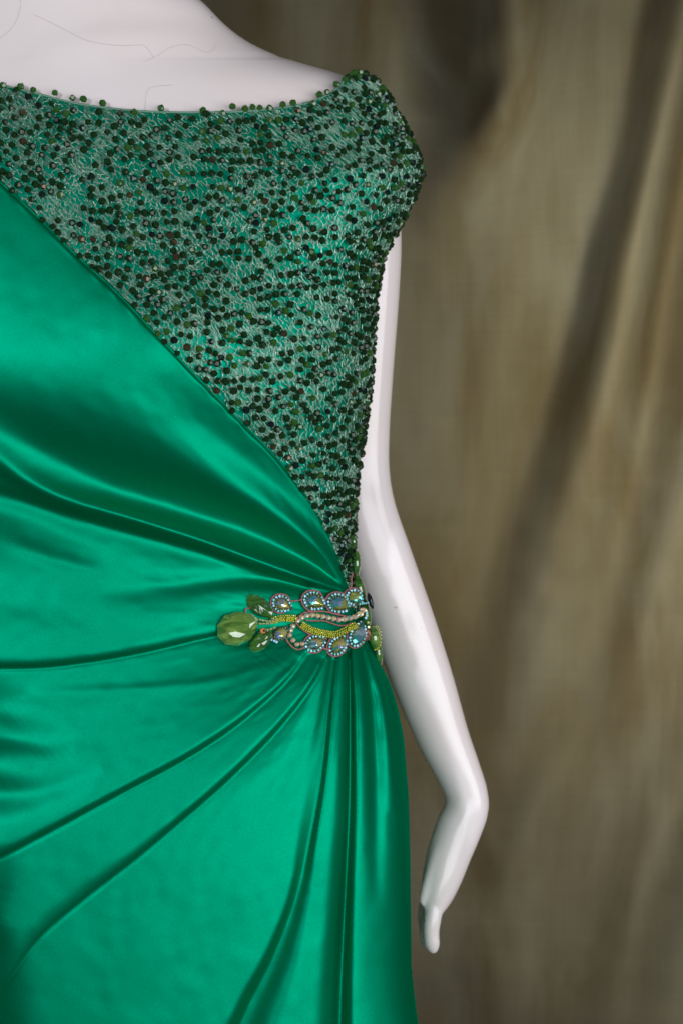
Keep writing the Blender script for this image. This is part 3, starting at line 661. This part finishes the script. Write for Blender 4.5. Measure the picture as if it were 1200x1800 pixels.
# cord frame round the openings
cord([(517, 1090), (530, 1079), (545, 1075), (570, 1075), (590, 1080), (615, 1084), (628, 1078), (634, 1070)], 3, 1.5, ap, 'cord')
cord([(518, 1092), (526, 1103), (540, 1113), (556, 1120), (572, 1122)], 3, 1.5, ap, 'cord')
cord([(536, 1090), (548, 1091), (566, 1091), (580, 1095), (592, 1099), (604, 1099), (616, 1094)], 3, 1.3, ap, 'cord')
cord([(498, 1116), (505, 1128), (514, 1138), (524, 1142), (533, 1138)], 3, 1.6, ap, 'cord')
cord([(507, 1057), (517, 1056), (530, 1054)], 3, 1.2, ap, 'cord'); cord([(563, 1054), (568, 1052), (574, 1051)], 3, 1.3, ap, 'cord')
cord([(566, 1139), (572, 1141), (577, 1140)], 3, 1.6, ap, 'cord'); cord([(432, 1078), (431, 1070), (438, 1069)], 2, 1.4, ap, 'cord')
# rows of square crystals
pts = smooth_path([(520, 1091), (532, 1083), (545, 1081), (560, 1083), (576, 1086), (592, 1089), (606, 1087), (620, 1083), (630, 1076), (634, 1069)], step=1.0)
L_ = np.concatenate([[0], np.cumsum(np.hypot(*np.diff(pts[:, :2], axis=0).T))])
for k, d_ in enumerate(np.arange(1, L_[-1], 9.2)):
    cx_, cy_ = np.interp(d_, L_, pts[:, 0]), np.interp(d_, L_, pts[:, 1])
    gem(cx_, cy_, 9.4, 9.4, 45 if k % 2 else 30, 4, 6, n=8, sharp=0, name='square_crystal', mats=[M_rose, M_rose2, M_ab[2], M_rose3], parent=ap, rings=((1, 0), (1, .4), (.55, 1)), cyc=[(3, 0, 2, 0, 1, 0, 2, 1)[k % 8], 0, 1, 2])
    if k: 
        dx = np.interp(d_-4.6, L_, pts[:, 0]); dy = np.interp(d_-4.6, L_, pts[:, 1]); a = Acc(); a.add(*rod(surf(dx, dy-3.4, 6), surf(dx, dy+3.4, 6), 1.1*K)); a.build('spacer_bugle', M_bugle, ap)
for k, (cx_, cy_) in enumerate([(513, 1100), (509, 1107), (507, 1116), (513, 1125), (520, 1132), (529, 1131)]):
    gem(cx_, cy_, 9, 8.6, 30+k*25, 4, 6, n=8, sharp=0, name='square_crystal', mats=[M_rose, M_rose2, M_ab[2], M_rose3], parent=ap, rings=((1, 0), (1, .4), (.55, 1)), cyc=[(0, 2, 3, 1, 0, 2)[k], 0, 1, 2])
# petals: centre, length, width, direction of the point, crystal size, colours
petals = [(495, 1062, 40, 33, 28, (5, 3, 0, 1)), (550.5, 1057, 44, 36, 28, (0, 1, 2, 4)), (592, 1061, 44, 38, 30, (0, 1, 5, 4)), (619, 1051, 36, 32, 40, (1, 4, 3, 1)),
          (553, 1130, 42, 32, -22, (2, 3, 0, 4)), (592, 1133, 44, 32, -52, (1, 3, 5, 4)), (625, 1114, 50, 32, -72, (4, 2, 0, 4)), (493, 1113, 34, 24, -42, (5, 3, 1, 0))]
for k, (cx_, cy_, L0, W0, deg, cc) in enumerate(petals):
    base = gem(cx_, cy_, L0, W0, deg, 0, 3.2, n=24, sharp=.45, name='petal', mats=M_felt, parent=ap, smooth=False, tilt=0, rings=((1, 0), (1, 1)))
    ol = drop_outline(40, L0+1.5, W0+1.5, .45); ol = rot(ol, deg)
    rng_i = np.arange(-13, 14) if k != 7 else np.arange(-4, 5); P = ol[rng_i % 40]
    cord([(cx_+q_[0], cy_+q_[1]) for q_ in P], 3, 1.35, base, 'cord')
    a = Acc(); fine = rot(drop_outline(160, L0-6, W0-6, .45), deg); Lf = np.concatenate([[0], np.cumsum(np.hypot(*np.diff(fine, axis=0).T))]); nb_ = int(Lf[-1]/5.6)
    if k != 7:
        for i in range(nb_):
            q_ = (np.interp(i*Lf[-1]/nb_, Lf, fine[:, 0]), np.interp(i*Lf[-1]/nb_, Lf, fine[:, 1]))
            if i == nb_//2 or r.random() < .06: continue
            a.add(*octa(surf(cx_+q_[0]+r.gauss(0, .3), cy_+q_[1]+r.gauss(0, .3), 5.5), 2.7*K*r.uniform(.85, 1.15)), r.choice([0, 0, 0, 1, 1]))
        o = a.build('chaton_ring', [M_turq, M_turq2], base, smooth=False); o['kind'] = 'stuff'
    a = Acc(); s2 = 11.5 if k != 7 else 6; fine = rot(drop_outline(160, L0-s2-.5, W0-s2+.5, .5), deg); Lf = np.concatenate([[0], np.cumsum(np.hypot(*np.diff(fine, axis=0).T))]); nb_ = int(Lf[-1]/4.6)
    for i in range(nb_):
        l0 = i*Lf[-1]/nb_; l1 = l0+3.6
        p_ = (np.interp(l0, Lf, fine[:, 0]), np.interp(l0, Lf, fine[:, 1])); q_ = (np.interp(l1, Lf, fine[:, 0]), np.interp(l1, Lf, fine[:, 1]))
        a.add(*rod(surf(cx_+p_[0], cy_+p_[1], 6.2), surf(cx_+q_[0], cy_+q_[1], 6.2), 1.15*K))
    o = a.build('bugle_ring', M_bugle, base); o['kind'] = 'stuff'
    s3 = 15 if k != 7 else 7
    gem(cx_, cy_, L0-s3+1, W0-s3+2, deg, 4, 9, n=10, sharp=.78, name='drop_crystal', mats=M_ab, parent=base, rings=((1, 0), (1, .2), (.78, .72), (.42, 1)), cyc=[cc[0], cc[1], cc[2], cc[3]])
for pts in ([(466+14, 1124), (476, 1126), (479, 1128)],):
    a = Acc()
    for (x_, y_) in ((476, 1124), (481, 1126), (485, 1128)): a.add(*octa(surf(x_, y_, 5), 2.8*K))
    a.build('chaton', M_turq2, ap, smooth=False)
# frayed pink thread end and small beads at the right end
a = Acc()
for k in range(26):
    x0, y0 = 640+r.uniform(-4, 3), 1112+r.uniform(-6, 8)
    a.add(*rod(surf(x0, y0, 6), surf(x0+r.uniform(-4, 4), y0+r.uniform(2, 9), 7+r.uniform(-2, 3)), .45*K, 4))
o = a.build('frayed_thread', simple('pink_thread', (.55, .20, .18), .8), ap); o['kind'] = 'stuff'
for x_, y_, m_ in ((636, 1086, M_turq2), (640, 1094, M_bugle), (641, 1102, M_rose2), (638, 1078, M_turq)):
    v, f = octa(surf(x_, y_, 7), 3*K); mesh('chaton', v, f, m_, ap, False)

# side spray, running round to the back
sp = thing('jewelled_applique', 'second spray of long dark green stones at the side seam, edge on beside the arm', 'brooch', 'jewelled sprays at the waist')
def ell(px_, py_, y_, rx, rz, ry, deg, m_, name, parent, n=16):
    c_ = unp(px_, py_, y_); v = []; f = []
    lats = [-85, -60, -32, -10, 10, 32, 60, 85]
    for la in lats:
        for i in range(n):
            a_ = i*2*math.pi/n; x = math.cos(math.radians(la))*math.cos(a_)*rx; yy = math.cos(math.radians(la))*math.sin(a_)*ry; z = math.sin(math.radians(la))*rz
            d_ = math.radians(-deg); v.append(c_+np.array([x*math.cos(d_)-z*math.sin(d_), yy, x*math.sin(d_)+z*math.cos(d_)])*K)
    for k in range(len(lats)-1): f += [(k*n+i, k*n+(i+1) % n, (k+1)*n+(i+1) % n, (k+1)*n+i) for i in range(n)]
    f += [tuple(range(n))[::-1], tuple(range((len(lats)-1)*n, len(lats)*n))]
    return mesh(name, v, f, m_, parent, False)
ell(621, 952, -.010, 7, 11, 9, -10, M_stone_d, 'leaf_stone', sp)
ell(626, 990, -.012, 8, 24, 16, 0, M_stone_d, 'leaf_stone', sp)
ell(632, 1036, -.014, 9.5, 28, 17, -14, M_stone_d, 'leaf_stone', sp)
ell(642, 1078, -.014, 9.5, 30, 17, -8, M_stone_d, 'leaf_stone', sp)
ell(657, 1121, -.014, 11, 21, 14, -8, M_stone, 'cut_stone', sp)
ell(664, 1146, -.006, 8, 26, 13, -6, M_stone_d, 'leaf_stone', sp)
ell(651, 1056, -.022, 4.6, 15, 12, -16, M_black, 'black_crystal', sp)
a = Acc()
for k in range(11):
    an = math.radians(-80+k*17); c_ = unp(658+11.5*math.cos(an), 1121+21*math.sin(an), -.016); a.add(*octa(c_, 2.1*K))
o = a.build('seed_bead_rim', M_lime, sp); o['kind'] = 'stuff'
a = Acc()
for k in range(5): a.add(*octa(unp(632+k*3.6, 1062-k*.6, -.036), 2.0*K))
a.build('chaton_row', M_turq, sp, smooth=False)
P = smooth_path([(620, 1008, -.028), (617, 1018, -.030), (618, 1026, -.032), (614, 1038, -.034)], n=8)
v, f = tubes([unp(P[:, 0], P[:, 1], P[:, 2])], [1.6*K], 5); mesh('cord', v, f, M_pink, sp)
